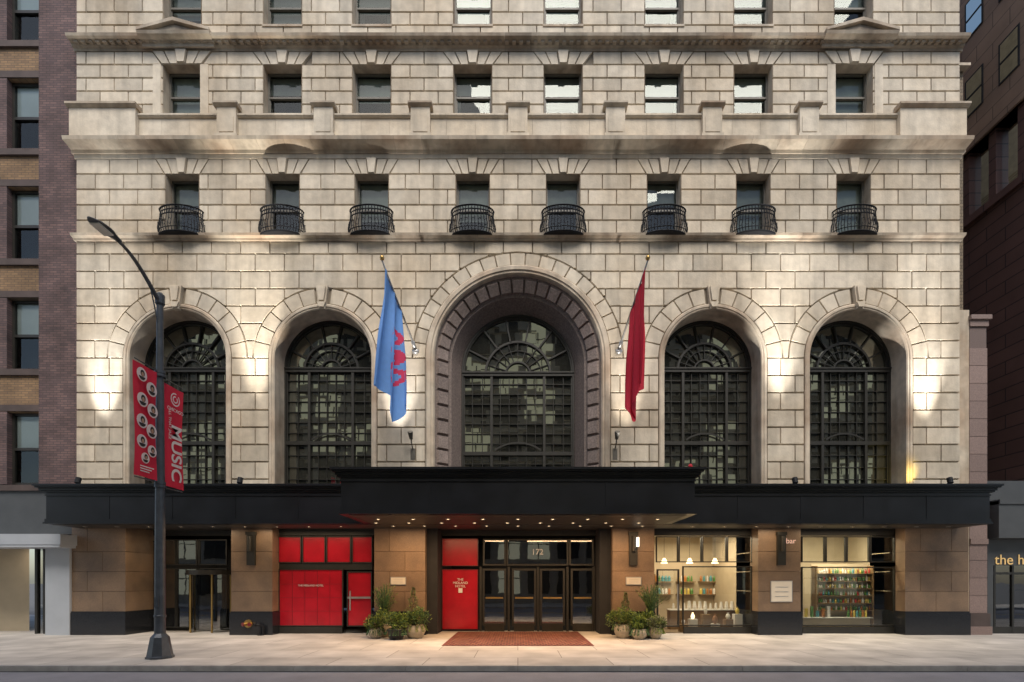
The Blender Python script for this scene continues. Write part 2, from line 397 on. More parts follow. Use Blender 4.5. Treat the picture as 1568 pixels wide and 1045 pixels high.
for x in winX:
    mb.box(x-.85,x+.85,-.12,.3,21.87,21.96,1,1); mb.box(x-.85,x+.85,-.12,.3,25.68,25.765,0,.9)
    mb.box(x-.85,x+.85,-.12,.3,29.62,29.705,0,.9)
mb.box(XL-.3,XR+.3,-.7,.5,33.3,34.0,0,.9)
mb.build('cornices',['trim','stone'],hotel)

# arch surrounds
def stations(zb,zs,nj,na):
    st=[('L',zb+(zs-zb)*k/nj) for k in range(nj)]
    st+=[('A',pi-pi*k/na) for k in range(na+1)]
    st+=[('R',zs-(zs-zb)*(k+1)/nj) for k in range(nj)]
    return st
def sp(st,xc,R):
    k,v=st
    if k=='L': return (xc-R,v)
    if k=='R': return (xc+R,v)
    return (xc+R*cos(v),ZS+R*sin(v))
def sweep(mb,xc,prof,zb=5.6,m=0,nj=1,na=40,c=1.):
    st=stations(zb,ZS,nj,na)
    for i in range(len(st)-1):
        for k in range(len(prof)-1):
            (r0,y0),(r1,y1)=prof[k],prof[k+1]
            a=sp(st[i],xc,r0); b=sp(st[i+1],xc,r0); c2=sp(st[i+1],xc,r1); d=sp(st[i],xc,r1)
            mb.poly([(a[0],y0,a[1]),(b[0],y0,b[1]),(c2[0],y1,c2[1]),(d[0],y1,d[1])],m,c)
mb=MB()
for xc in sideX:
    sweep(mb,xc,[(2.275,0),(2.275,-.1),(2.23,-.135),(2.15,-.135),(2.13,-.10),(2.08,-.10),(2.04,-.06),(2.04,.9)])
sweep(mb,0,[(3.89,0),(3.89,-.14),(3.82,-.2),(3.68,-.2),(3.64,-.15),(3.57,-.15),(3.52,-.08),(3.52,.06)])
mb.build('arch_mouldings',['trim'],hotel)
mb=MB()
sweep(mb,0,[(3.52,.06),(2.97,.46),(2.88,.48),(2.5,1.35)],m=0,na=48,c=.8)
zb=6.0; nj=9
st=[('L',zb+(ZS-zb)*k/nj) for k in range(nj)]+[('A',pi-pi*k/19) for k in range(20)]+[('R',ZS-(ZS-zb)*(k+1)/nj) for k in range(nj)]
for i in range(len(st)-1):
    def lerp(sa,sb,t):
        if sa[0]==sb[0]: return (sa[0],sa[1]+(sb[1]-sa[1])*t)
        if sa[0]=='L': return ('L',sa[1]+(ZS-sa[1])*t)
        return ('R',ZS+(sb[1]-ZS)*t)
    c=rv(.85,1.25)
    sub=[lerp(st[i],st[i+1],t) for t in(.04,.35,.65,.96)]; sub2=[lerp(st[i],st[i+1],t) for t in(.1,.35,.65,.9)]
    base0=[sp(q,0,3.47) for q in sub]; base1=[sp(q,0,3.01) for q in sub]
    top0=[sp(q,0,3.36) for q in sub2]; top1=[sp(q,0,3.0) for q in sub2]
    b0=[(p[0],.10,p[1]) for p in base0]; b1=[(p[0],.43,p[1]) for p in base1]
    t0=[(p[0],.05,p[1]) for p in top0]; t1=[(p[0],.31,p[1]) for p in top1]
    for k in range(3): mb.poly([t0[k],t0[k+1],t1[k+1],t1[k]],0,c); mb.poly([b0[k],b0[k+1],t0[k+1],t0[k]],0,c); mb.poly([b1[k],b1[k+1],t1[k+1],t1[k]],0,c)
    mb.poly([b0[0],t0[0],t1[0],b1[0]],0,c); mb.poly([b0[3],t0[3],t1[3],b1[3]],0,c)
mb.build('portal_coffers',['arch'],hotel)

# arched windows
def archwin(mb,xc,R,Y,zb,lowz,nc,ns,rows,lrows):
    P=[(xc-R,Y+.05,zb),(xc+R,Y+.05,zb)]+[(xc+R*cos(pi*k/40),Y+.05,ZS+R*sin(pi*k/40)) for k in range(41)]
    mb.poly(P,1)
    sweep(mb,xc,[(R+.01,Y-.1),(R-.07,Y-.1),(R-.08,Y-.05),(R-.13,Y-.05),(R-.13,Y+.06)],zb=zb)
    y0,y1=Y-.06,Y+.045
    zt=ZS-.12
    mb.box(xc-R,xc+R,y0-.05,y1-.003,zt-.1,zt+.1,0); mb.box(xc-R,xc+R,y0-.09,y0-.052,zt+.03,zt+.09,0)
    T=.05
    mb.arc(xc,zt,.58*R,.09,T,pi-T,y0,y1-.01); mb.arc(xc,zt,.22*R,.06,0,pi,y0+.01,y1-.012); mb.arc(xc,zt,.42*R,.025,0,pi,y0+.02,y1-.014)
    for k in range(1,7):
        t=pi*k/7; mb.bar((xc+.58*R*cos(t),zt+.58*R*sin(t)),(xc+(R-.1)*cos(t),zt+(R-.04)*sin(t)),.06,y0,y1-.016)
    for k in range(1,10):
        t=pi*k/10; mb.bar((xc+.22*R*cos(t),zt+.22*R*sin(t)),(xc+.58*R*cos(t),zt+.58*R*sin(t)),.022,y0+.02,y1-.018)
    xm=.47*R
    for sx in(-xm,xm): mb.box(xc+sx-.055,xc+sx+.055,y0-.03,y1-.004,zb,zt-.1,0)
    mb.box(xc-R,xc+R,y0-.035,y1-.006,lowz-.08,lowz+.08,0)
    for k in range(1,rows): z=lowz+(zt-lowz)*k/rows; mb.box(xc-R+.1,xc+R-.1,y0+.03,y1-.008,z-.012,z+.012,0)
    for k in range(1,lrows): z=zb+(lowz-zb)*k/lrows; mb.box(xc-R+.1,xc+R-.1,y0+.03,y1-.008,z-.012,z+.012,0)
    for k in range(1,nc): x=xc-xm+2*xm*k/nc; mb.box(x-.011,x+.011,y0+.025,y1-.01,zb,zt,0)
    for s2 in(-1,1):
        for k in range(1,ns): x=xc+s2*(xm+(R-xm)*k/ns-.03); mb.box(x-.011,x+.011,y0+.025,y1-.01,zb,zt,0)
    mb.arc(xc,lowz-1.2*xm+.12,1.5*xm,.07,pi/2-.62,pi/2+.62,y0-.06,y0-.036)
mb=MB()
for xc in sideX: archwin(mb,xc,RS,.88,5.7,8.35,5,2,7,5)
archwin(mb,0,2.52,1.3,5.7,8.0,6,3,8,5)
mb.build('arched_windows',['frame','gl'],hotel)

# sash windows
mb=MB()
def sash(x,hw,z0,z1,Y=.30):
    mb.poly([(x-hw,Y+.05,z0),(x+hw,Y+.05,z0),(x+hw,Y+.05,z1),(x-hw,Y+.05,z1)],1)
    w=.07; y0,y1=Y-.02,Y+.1
    mb.box(x-hw,x-hw+w,y0,y1,z0,z1); mb.box(x+hw-w,x+hw,y0,y1,z0,z1); mb.box(x-hw+w,x+hw-w,y0+.003,y1,z1-w,z1); mb.box(x-hw+w,x+hw-w,y0+.003,y1,z0,z0+w)
    zm=(z0+z1)/2; mb.box(x-hw+w,x+hw-w,y0-.02,y1,zm-.04,zm+.04)
    mb.box(x-hw+w,x-hw+w+.04,y0+.02,y1,z0+w,zm); mb.box(x+hw-w-.04,x+hw-w,y0+.02,y1,z0+w,zm)
    zr=z1-(z1-z0)*random.choice([.35,.5,.5,.62,.9]); c=rv(.45,.95)
    mb.poly([(x-hw,Y+.2,zr),(x+hw,Y+.2,zr),(x+hw,Y+.2,z1),(x-hw,Y+.2,z1)],2,c)
    mb.box(x-hw,x+hw,Y+.6,Y+.62,z0-.1,z1+.1,3)
    for sgn in(-1,1):
        if random.random()<.6:
            cw=random.uniform(.15,.35)
            for q in range(4):
                xa=x+sgn*(hw-cw*q/4); xb=x+sgn*(hw-cw*(q+1)/4)
                mb.poly([(xa,Y+.28+.04*(q%2),z0),(xb,Y+.28+.04*((q+1)%2),z0),(xb,Y+.28+.04*((q+1)%2),z1),(xa,Y+.28+.04*(q%2),z1)],2,c*.9)
for x in winX:
    sash(x,.70,16.88,zM[1]); sash(x,.8,21.96,24.09); sash(x,.8,25.765,27.96); sash(x,.8,29.7,32.1)
mb.build('sash_windows',['sash','glu','shade','dark'],hotel)

# balconies
mb=MB()
def balcony(xc,z0=16.74,h=1.10):
    A,B=.90,.50
    def pt(t,s,z): return (xc+A*s*cos(t),-.02-B*s*sin(t)**.8 if sin(t)>0 else -.02,z)
    def ring(s,z,r): mb.tube([pt(pi*k/20,s,z) for k in range(21)],r,5,0)
    P=[(xc+A*cos(pi*k/20),-.02-B*max(0,sin(pi*k/20))**.8) for k in range(21)]
    mb.poly([(x,y,z0+.06) for x,y in P],0); mb.poly([(x,y,z0) for x,y in P],0)
    for k in range(20): mb.poly([(P[k][0],P[k][1],z0),(P[k+1][0],P[k+1][1],z0),(P[k+1][0],P[k+1][1],z0+.06),(P[k][0],P[k][1],z0+.06)],0)
    ring(1.02,z0+.03,.035); ring(1.06,z0+.2,.018); ring(1.0,z0+.78,.018); ring(.98,z0+h-.14,.018); ring(1.0,z0+h,.033)
    for k in range(0,23):
        t=pi*k/22
        prof=[(1.0,.03),(1.07,.2),(1.1,.35),(1.04,.55),(1.0,.78),(.98,h-.14),(1.0,h)]
        mb.tube([pt(t,s,z0+z) for s,z in prof],.016,4,0,cap=False)
    for k in range(22):
        t=pi*(k+.5)/22; c=Vector(pt(t,.99,z0+.87)); 
        tx=Vector((-sin(t),-cos(t)*.6,0)).normalized()
        mb.tube([c+tx*.05*cos(a)+Vector((0,0,.07*sin(a))) for a in [2*pi*j/8 for j in range(9)]],.011,4,0,cap=False)
        if k%2==0:
            c=Vector(pt(t,1.08,z0+.42)); mb.tube([c+tx*.07*cos(a)+Vector((0,0,.13*sin(a))) for a in [2*pi*j/8 for j in range(9)]],.011,4,0,cap=False)
for x in winX: balcony(x)
mb.build('iron_balconies',['iron'],hotel)

# ---- ground floor
YP=-.15; SP=S(YP)
def gx(px): return (px-XC)/SP
piers=[(110,192),(354,417),(573,651),(938,1002),(1161,1226),(1386,1483)]
mb=MB()
ztop=4.52; zbase=Z(938,YP)
for a,b in piers:
    xa,xb=gx(a),gx(b)
    mb.box(xa+.02,xb-.02,YP+.02,2.0,.0,5.6,0,.6)
    zr=[zbase,Z(906,YP),Z(875,YP),Z(845,YP),ztop+.1]
    for i in range(4):
        wide=(xb-xa)>2
        rowblocks(mb,zr[i],zr[i+1],xa,xb,[],(xb-xa) if not wide else 1.3,(xa if not wide else xa+(.65 if i%2 else 1.3)),yb=YP+.02,yf=YP,gb=.003,gf=.013,vr=(.8,1.15))
        mb.box(xa,xa+.02,YP+.02,1.9,zr[i]+.01,zr[i+1]-.01,0,rv()); mb.box(xb-.02,xb,YP+.02,1.9,zr[i]+.01,zr[i+1]-.01,0,rv())
    mb.box(xa-.04,xb+.04,YP-.06,1.95,0,zbase-.02,1)
    mb.box(xa-.02,xb+.02,YP-.035,1.93,zbase-.02,zbase+.04,1)
mb.box(gx(110),gx(1483),.28,2.05,4.56,5.7,2)
mb.build('ground_floor_piers',['granite','black_granite','soffit'],hotel)

# storefronts
mb=MB()
def pane(x0,x1,z0,z1,Y,m,w=.06,fr=0,d=.08):
    mb.poly([(x0,Y+.03,z0),(x1,Y+.03,z0),(x1,Y+.03,z1),(x0,Y+.03,z1)],m)
    mb.box(x0-w,x0,Y-.02,Y+d,z0-w,z1+w,fr); mb.box(x1,x1+w,Y-.02,Y+d,z0-w,z1+w,fr)
    mb.box(x0,x1,Y-.017,Y+d,z0-w,z0,fr); mb.box(x0,x1,Y-.017,Y+d,z1,z1+w,fr)
def P(a,b,t,l,Y,m,w=.04,fr=0): pane(X(a,Y),X(b,Y),Z(l,Y),Z(t,Y),Y,m,w,fr)
Y=.4
def hdr(a,b,Y,t=812): 
    mb.box(gx(a),gx(b),Y+.02,Y+.3,Z(822,Y)+.05,4.7,0)
hdr(417,573,Y)
for a,b in((427,460),(464,497),(501,536),(540,569)): P(a,b,823,861,Y,2)
P(428,524,873,958,Y,2); P(533,568,877,958,Y,2,.05); 
mb.box(X(427,Y),X(524,Y),Y-.03,Y+.1,0,Z(960,Y),0)
mb.box(X(427,Y)-.02,X(569,Y)+.02,Y+.035,Y+.12,Z(873,Y),Z(862,Y),0)
mb.box(X(533,Y),X(568,Y),Y-.06,Y-.03,Z(917,Y),Z(914,Y),6)
mb.box(X(536,Y),X(538,Y),Y-.09,Y-.06,Z(935,Y),Z(905,Y),6)
for k in range(1,5): xx=X(428,Y)+(X(524,Y)-X(428,Y))*k/5; mb.box(xx-.006,xx+.006,Y+.022,Y+.028,Z(957,Y),Z(874,Y),4)
for k in range(1,4): zz_=Z(957,Y)+(Z(874,Y)-Z(957,Y))*k/4; mb.box(X(429,Y),X(523,Y),Y+.024,Y+.029,zz_-.005,zz_+.005,4)
hdr(1002,1161,Y)
for a,b in((1006,1037),(1041,1073),(1077,1111),(1115,1151)): P(a,b,823,860,Y,1)
P(1008,1038,874,958,Y,1,.06); P(1047,1150,869,957,Y,1,.05)
mb.box(X(1047,Y),X(1150,Y),Y-.03,Y+.1,0,Z(960,Y),0)
mb.box(X(1036,Y),X(1037.5,Y),Y-.1,Y-.05,Z(935,Y),Z(895,Y),6)
hdr(1226,1386,Y)
for a,b in((1229,1262),(1266,1294),(1298,1330),(1334,1369)): P(a,b,823,860,Y,1)
P(1229,1369,870,957,Y,1,.05)
mb.box(X(1229,Y),X(1369,Y),Y-.03,Y+.1,0,Z(960,Y),0)
mb.box(X(1371,Y),gx(1386)+.0,Y-.02,Y+.3,0,4.6,5)
Y1=1.4
hdr(192,354,Y1)
for a,b,t,l in((214,236,830,960),(240,268,872,960),(272,300,872,960),(306,346,872,960),(240,268,828,864),(272,300,828,864),(306,346,828,864)): P(a,b,t,l,Y1,3,.05)
mb.box(X(192,Y1)-.3,X(214,Y1)-.06,Y1,Y1+.2,0,4.6,5)
cx,cy=X(322,1.2),1.35
for j in range(14):
    a0=pi+pi*j/14; a1=pi+pi*(j+1)/14
    if 5<=j<=8: continue
    mb.poly([(cx+.95*cos(a0),cy+.75*sin(a0),.05),(cx+.95*cos(a1),cy+.75*sin(a1),.05),(cx+.95*cos(a1),cy+.75*sin(a1),2.55),(cx+.95*cos(a0),cy+.75*sin(a0),2.55)],3)
    if j in(0,4,9,13): mb.box(cx+.95*cos(a0)-.03,cx+.95*cos(a0)+.03,cy+.75*sin(a0)-.03,cy+.75*sin(a0)+.03,0,2.55,7)
mb.lathe(cx,cy,[(.0,2.55),(1.0,2.55),(1.0,2.75),(0,2.75)],28,0)
for a in(.4,2.0,3.6,5.1): mb.poly([(cx,cy,.05),(cx+.8*cos(a),cy+.6*sin(a),.05),(cx+.8*cos(a),cy+.6*sin(a),2.5),(cx,cy,2.5)],3)
Ye=1.3
hdr(651,938,Ye)
P(678,731,826,866,Ye,2,.03,4); P(678,731,873,963,Ye,2,.03,4)
mb.box(gx(651),X(676,Ye),.2,Ye+.2,0,4.6,5); mb.box(X(912,Ye),gx(938),.2,Ye+.2,0,4.6,5)
for a,b in((742,772),(787,818),(830,862),(877,907)):
    P(a,b,874,955,Ye,3,.09); mb.box(X(a,Ye),X(b,Ye),Ye-.02,Ye+.08,.0,Z(955,Ye)-.09,0)
    mb.box(X(a,Ye)+.05,X(b,Ye)-.05,Ye-.08,Ye-.05,Z(917,Ye),Z(914.5,Ye),7)
for a,b in((742,772),(778,868),(874,907)): P(a,b,828,864,Ye,3,.07)
for a in(736,779,824,869,909): mb.box(X(a,Ye)-.05,X(a,Ye)+.05,Ye-.025,Ye+.09,0,Z(868,Ye),0)
mb.build('storefronts',['frame','gls','red','gld','redd','dark','metal','brass'],hotel)

# interiors
mb=MB()
def room(x0,x1,y0,y1,z1,w=0):
    mb.poly([(x0,y1,0.02),(x1,y1,0.02),(x1,y1,z1),(x0,y1,z1)],w); mb.poly([(x0,y0,.02),(x0,y1,.02),(x0,y1,z1),(x0,y0,z1)],w)
    mb.poly([(x1,y0,.02),(x1,y1,.02),(x1,y1,z1),(x1,y0,z1)],w); mb.poly([(x0,y0,.02),(x1,y0,.02),(x1,y1,.02),(x0,y1,.02)],1 if w==0 else 3)
    mb.poly([(x0,y0,z1),(x1,y0,z1),(x1,y1,z1),(x0,y1,z1)],2 if w==0 else 3)
room(gx(1002),gx(1161),.55,4.5,4.55); room(gx(1226),gx(1386),.55,3.6,4.55)
room(gx(192),gx(354),1.7,6,4.5,3); room(gx(651),gx(938),1.6,8,4.5,3)
# display plinths with vases and bowls in the first shop window
R7=random.Random(4)
for k in range(6):
    px_=7.35+k*.5; h=.35+.22*(k%3); mb.box(px_-.17,px_+.17,.85+.2*(k%2),1.15+.2*(k%2),.02,h,5 if k%2 else 4)
    r=R7.uniform(.07,.12); hh=R7.uniform(.25,.5); yy=1.0+.2*(k%2)
    mb.lathe(px_,yy,[(.0,h+.003),(r*.6,h+.003),(r,h+hh*.35),(r*.8,h+hh*.65),(r*.35,h+hh*.85),(r*.5,h+hh)],12,[5,10,5,12,5,8][k])
mb.box(7.1,10.2,2.0,2.5,.02,.9,4); mb.box(7.05,10.25,1.95,2.55,.9,.95,5)
for k in range(12): 
    r=R7.uniform(.05,.1); x=7.3+.25*k; mb.lathe(x,2.2,[(r*.8,.953),(r,1.05),(r*.6,1.05+r*3),(0,1.05+r*3)],9,5+(k*5)%5)
# arches / framed art and shelves on back wall
for j in range(3):
    mb.box(7.0+j*1.15,7.95+j*1.15,4.2,4.48,1.55,1.6,4); mb.box(7.0+j*1.15,7.95+j*1.15,4.2,4.48,2.2,2.25,4)
    for k in range(5):
        for zz_ in(1.602,2.252):
            r=R7.uniform(.04,.08); mb.lathe(7.1+j*1.15+k*.17,4.33,[(r,zz_),(r,zz_+.2),(r*.4,zz_+.3),(0,zz_+.3)],8,5+R7.randrange(5))
for k in range(3): mb.lathe(6.9+k*1.2,2.3,[(.05,3.35),(.15,3.15),(.16,3.1)],12,10); mb.tube([(6.9+k*1.2,2.3,3.35),(6.9+k*1.2,2.3,4.5)],.008,4,3)
mb.box(6.0,6.35,1.8,4.3,.02,2.6,4)
xa,xb=X(1250,1.2),X(1336,1.2)
mb.box(xa-.05,xb+.05,1.50,1.54,.02,3.05,0)
for k in range(6):
    z=.95+k*.33; mb.box(xa,xb,1.15,1.50,z-.02,z+.015,4)
    x=xa+.06
    while x<xb-.05:
        h=random.uniform(.17,.28); r=random.uniform(.028,.05); c=random.choice([6,7,8,9,5,6,5,8,11,5])
        mb.lathe(x,1.25,[(r,z+.016),(r,z+h*.6),(r*.35,z+h*.75),(r*.35,z+h),(0,z+h)],7,c); x+=r*2+random.uniform(.01,.06)
for x in(xa,xb): mb.box(x-.03,x+.03,1.15,1.50,.02,2.95,4)
mb.box(12.2,15.6,.9,1.1,.02,.62,0); mb.box(12.2,15.7,.85,1.12,.62,.66,5)
for k in range(6): mb.box(12.5+k*.25,12.62+k*.25,.95,1.0,.67,.95+.1*(k%3),5+(k*3)%5)
for k in range(7): mb.lathe(14.7+.13*k,1.0,[(.045,.67),(.045,.85),(.02,.95),(0,1.0)],8,6+k%4)
mb.box(14.9,15.9,3.5,3.55,1.4,2.6,4)
M['b1']=pmat('bottle_green',(.12,.28,.08),.2); M['b2']=pmat('bottle_amber',(.45,.18,.05),.2); M['b3']=pmat('bottle_yellow',(.7,.55,.12),.3); M['b4']=pmat('bottle_teal',(.1,.33,.38),.2)
M['pend']=emat('pendant_shade',(1,.8,.5),2.0); M['b5']=pmat('box_red',(.5,.05,.04),.4); M['b6']=pmat('clay_vase',(.4,.22,.12),.7)
mb.build('interiors',['beige','floor','ceil','dark','wood','white','b1','b2','b3','b4','pend','b5','b6'],hotel)

text('street_number','172',.36,(X(823,Ye),Ye-.06,Z(846,Ye)),'white',hotel)
text('panel_lettering','THE\nMIDLAND\nHOTEL',.15,(X(705,Ye),Ye-.03,Z(893,Ye)),'white',hotel)
text('panel_lettering_small','THE MIDLAND HOTEL',.11,(X(476,Y),Y-.0,Z(897,Y)),'white',hotel)
mb=MB(); mb.box(X(702,Ye),X(708,Ye),Ye-.02,Ye+.02,Z(908,Ye),Z(901,Ye),0); mb.build('panel_logo',['white'],hotel)
M['barl']=emat('bar_sign',(.9,.6,.5),.4)
text('bar_lettering','bar',.32,(X(1210,YP),YP-.05,Z(829,YP)),'barl',hotel)

def plaque(name,px,py,w,h,mat,frame='metal'):
    e=empty(name,(gx(px),YP-.03,Z(py,YP))); m=MB(); x,z=gx(px),Z(py,YP)
    m.box(x-w/2,x+w/2,YP-.04,YP+.01,z-h/2,z+h/2,0); m.box(x-w/2+.03,x+w/2-.03,YP-.05,YP-.041,z-h/2+.03,z+h/2-.03,1)
    for k in range(3): m.box(x-w*.3,x+w*.3,YP-.054,YP-.051,z-h*.25+k*h*.22,z-h*.25+k*h*.22+h*.03,2)
    m.build('board',[frame,mat,frame],e); return e
M['cream']=pmat('cream_board',(.66,.6,.5),.5,namt=.05)
plaque('wall_plaque',610,890,.66,.34,'cream'); plaque('wall_plaque',970,890,.66,.34,'cream'); plaque('menu_board',1196,906,.92,.9,'cream')
for px in(386,969,1195):
    e=empty('wall_sconce',(gx(px),YP,Z(840,YP))); m=MB(); x=gx(px)
    m.box(x-.17,x+.17,YP-.12,YP,Z(866,YP),Z(818,YP),0); m.box(x-.2,x+.2,YP-.15,YP,Z(820,YP),Z(815,YP),0); m.tube([(x,YP-.2,Z(845,YP)),(x,YP-.2,Z(822,YP))],.07,10,0)  # sconce fitting; its tall dark box stands in for a niche-like shadow
    if px==969: m.tube([(x+.15,YP-.25,Z(838,YP)),(x+.15,YP-.25,Z(824,YP))],.06,10,1)
    m.build('fitting',['frame',emat('sconce_glass',(1,.9,.75),2)],e)
e=empty('fire_department_connection',(gx(382),YP,Z(955,YP))); m=MB(); x,z=gx(382),Z(955,YP)
m.tube([(x,YP-.06,z),(x,YP-.12,z)],.17,16,0)
for s2 in(-1,1): m.tube([(x+s2*.05,YP-.1,z),(x+s2*.13,YP-.25,z-.02)],.065,12,0); m.tube([(x+s2*.13,YP-.25,z-.02),(x+s2*.145,YP-.28,z-.025)],.08,12,1)
m.build('siamese_inlet',['brass','redd'],e)
e=empty('standpipe',(gx(403),YP,.3)); m=MB(); x=gx(403)
m.tube([(x,YP-.2,0),(x,YP-.2,.35),(x-.05,YP-.25,.45),(x-.14,YP-.28,.45)],.045,10,0); m.tube([(x-.14,YP-.28,.45),(x-.2,YP-.28,.45)],.07,10,0); m.box(x-.09,x+.09,YP-.29,YP-.11,0,.04,0); m.tube([(x+.1,YP-.2,0),(x+.1,YP-.2,.4)],.05,10,0)
m.build('pipe',['iron'],e)

# ------------------------------------------------------------------ canopy
can=empty('entrance_canopy')
mb=MB()
def canopyseg(x0,x1,Y,yb,dz=0.,ov=.35):
    zt,zb=6.04+dz,4.50+dz
    mb.box(x0,x1,Y+.22,yb,zb+.06,zt-.12,0)
    for k,(o,z0,z1) in enumerate(((.0,zt-.08,zt),(.05,zt-.14,zt-.08),(.13,zt-.24,zt-.14),(.18,zt-.30,zt-.24))):
        mb.box(x0-ov+o+.0,x1+ov-o,Y+o,yb-.01*k,z0+.001,z1,0)
    mb.box(x0-.06,x1+.06,Y+.14,yb-.005,zb+.0,zb+.07,0); mb.box(x0-.03,x1+.03,Y+.18,yb-.003,zb+.071,zb+.2,0)
    mb.box(x0-.025,x1+.025,Y+.185,yb-.004,zt-.44,zt-.38,0)
    n=int((x1-x0)/2.4)
    for k in range(1,n): x=x0+(x1-x0)*k/n; mb.box(x-.02,x+.02,Y+.205,Y+.25,zb+.2,zt-.44,0)
canopyseg(-18.45,18.45,-1.82,-.08)
canopyseg(-5.92,5.92,-4.55,-1.70,.006,.30)
mb.box(-18.3,18.3,-1.5,-.1,4.485,4.50,1); mb.box(-5.7,5.7,-4.2,-1.52,4.49,4.504,1)
mb.build('fascia',['canopy','soffit'],can)
mb=MB()
def dl(x,y,r=.05):
    mb.lathe(x,y,[(0,4.478),(r,4.478)],10,0); mb.lathe(x,y,[(r,4.47),(r+.03,4.47),(r+.03,4.485)],10,1)
x=-17.6
while x<18:
    if abs(x)>6.3: dl(x,-.85)
    x+=1.3
for yy in(-1.1,-2.1,-3.2):
    for k in range(9): dl(-5.0+k*1.25+(.4 if yy==-2.1 else 0)*(-1),yy,.06)
mb.build('downlights',['lamp','metal'],can)
e=empty('warning_beacon',(X(1057,-3),-3,6.05)); m=MB(); m.lathe(X(1057,-3.5),-3.5,[(.1,6.05),(.1,6.15),(.08,6.16),(.08,6.32),(.04,6.38),(0,6.38)],14,0); m.build('beacon',['red'],e)

def lamp(name,kind,loc,power,col,parent,target=None,**k):
    l=bpy.data.lights.new(name,kind); l.energy=power; l.color=col
    for a,b in k.items(): setattr(l,a,b)
    o=bpy.data.objects.new(name,l); sc.collection.objects.link(o); o.location=loc
    if target is not None:
        d=Vector(target)-Vector(loc); o.rotation_euler=d.to_track_quat('-Z','Y').to_euler()
    o.parent=parent; return o
mb=MB()
ups=[(163,12.8,6500,(1,.97,.93),26),(395,17.5,11500,(1,.92,.80),25),(1190,17.0,10500,(1,.95,.88),25),(1412,12.8,7000,(1,.97,.93),26),(612,11.6,3200,(1,.95,.90),28),(957,11.6,2600,(1,.94,.86),28)]
for px,zt_,pw,cl,an in ups:
    x=X(px); y=-1.35; z=6.15
    mb.tube([(x,y,z),(x,y+.06,z+.22)],.10,12,0); mb.box(x-.12,x+.12,y-.12,y+.12,6.05,6.1,0)
    lamp('uplight','SPOT',(x,y+.08,z+.26),pw,cl,can,(x,0,zt_),spot_size=radians(an),spot_blend=1.0,shadow_soft_size=.07)
lamp('uplight','SPOT',(X(1385),-.9,6.4),110,(1,.75,.15),can,(X(1385),0,6.9),spot_size=radians(70),spot_blend=1.0,shadow_soft_size=.07)
mb.build('uplight_fixtures',['iron'],can)
for k,x in enumerate((-3,3)): lamp('canopy_downlight','AREA',(x,-2.4,4.44),330,(1,.62,.32),can,(x,-2.4,0),shape='RECTANGLE',size=5.,size_y=2.)
for x in(-14,-9,9,14): lamp('canopy_downlight','AREA',(x,-.8,4.44),60,(1,.75,.48),can,(x,-.8,0),shape='RECTANGLE',size=4.,size_y=.8)
lamp('shop_light','AREA',(8,2.0,4.4),230,(1,.82,.56),hotel,(8,1.8,0),shape='RECTANGLE',size=3,size_y=2.5)
lamp('shop_light','AREA',(14.1,1.0,4.4),220,(1,.88,.62),hotel,(14.1,1.6,0),shape='RECTANGLE',size=3,size_y=.8)
lamp('lobby_light','AREA',(0,5,4.3),60,(1,.8,.55),hotel,(0,5,0),size=2.)
lamp('lobby_light','AREA',(-14,4,4.3),40,(1,.8,.55),hotel,(-14,4,0),size=1.5)

# ------------------------------------------------------------------ flags
M['blue']=clothmat('blue_cloth',(.16,.36,.80)); M['redc']=clothmat('red_cloth',(.60,.02,.05)); M['emb']=clothmat('emblem_cloth',(.70,.05,.14)); M['whc']=clothmat('white_cloth',(.75,.72,.72))
def flag(base,tip,sg,m0,m1,seed,f0,f1):
    e=empty('flag',base); m=MB(); b=Vector(base); t=Vector(tip)
    m.tube([b,b.lerp(t,.5),t],[.045,.04,.03],10,2)
    m.lathe(t.x,t.y,[(0,t.z-.02),(.06,t.z+.02),(.085,t.z+.09),(.06,t.z+.16),(0,t.z+.19)],12,3)
    m.tube([b+Vector((0,.02,0)),b+(t-b).normalized()*.4],.075,10,2); m.tube([(b.x,0,b.z-.1),(b.x,-.1,b.z)],.16,12,2)
    m.build('pole',[m0,m1,'metal','brass'],e,True)
    g=MB(); NU,NV=44,70; rnd=random.Random(seed); ph=rnd.random()*6
    grid=[]
    for j in range(NV+1):
        v=j/NV; row=[]
        for i in range(NU+1):
            u=i/NU
            h=t.lerp(b,.06+.50*u)
            L=4.15-.55*u+.95*math.exp(-((u-.62)/.20)**2)
            x=h.x+f0*(1-u)*v**.9+f1*u*v
            y=h.y*(1-.25*v)-.5*v
            amp=.035+.085*min(1,v*2.0)
            x+=amp*(sin(u*15+ph+v*1.2)+.4*sin(u*31+v*3)); y+=amp*1.2*cos(u*14+ph+v*1.0)+.06*sin(v*7+u*3)
            z=h.z-.04-L*v-.04*sin(u*13+ph)*v
            row.append((x,y,z))
        grid.append(row)
    def emb(u,v):
        if m0=='blue':
            if .22<v<.72 and .38<u<.88:
                q=(v-.22)/.50*3; f=q-int(q); a=(u-.38)/.50
                ring=abs(sqrt((a-.5)**2*1.2+(f-.5)**2)-.33)<.10
                return (ring and not(int(q)==1 and a<.45)) or (abs(a-.5)<.09 and f<.3) or (int(q)==1 and abs(f-.5)<.1 and a>.2)
            return False
        return .2<v<.8 and .50<u<.62 and (int(v*26)%2==0)
    for j in range(NV):
        for i in range(NU): g.poly([grid[j][i],grid[j][i+1],grid[j+1][i+1],grid[j+1][i]],1 if emb(i/NU,j/NV) else 0)
    o=g.build('cloth',[m0,m1],e,True)
    import bmesh
    bm=bmesh.new(); bm.from_mesh(o.data); bmesh.ops.remove_doubles(bm,verts=bm.verts,dist=.0005); bm.to_mesh(o.data); bm.free()
flag((X(637),-.02,Z(537)),(X(585,-3),-3,Z(399,-3)),-1,'blue','emb',1,-.50,.30)
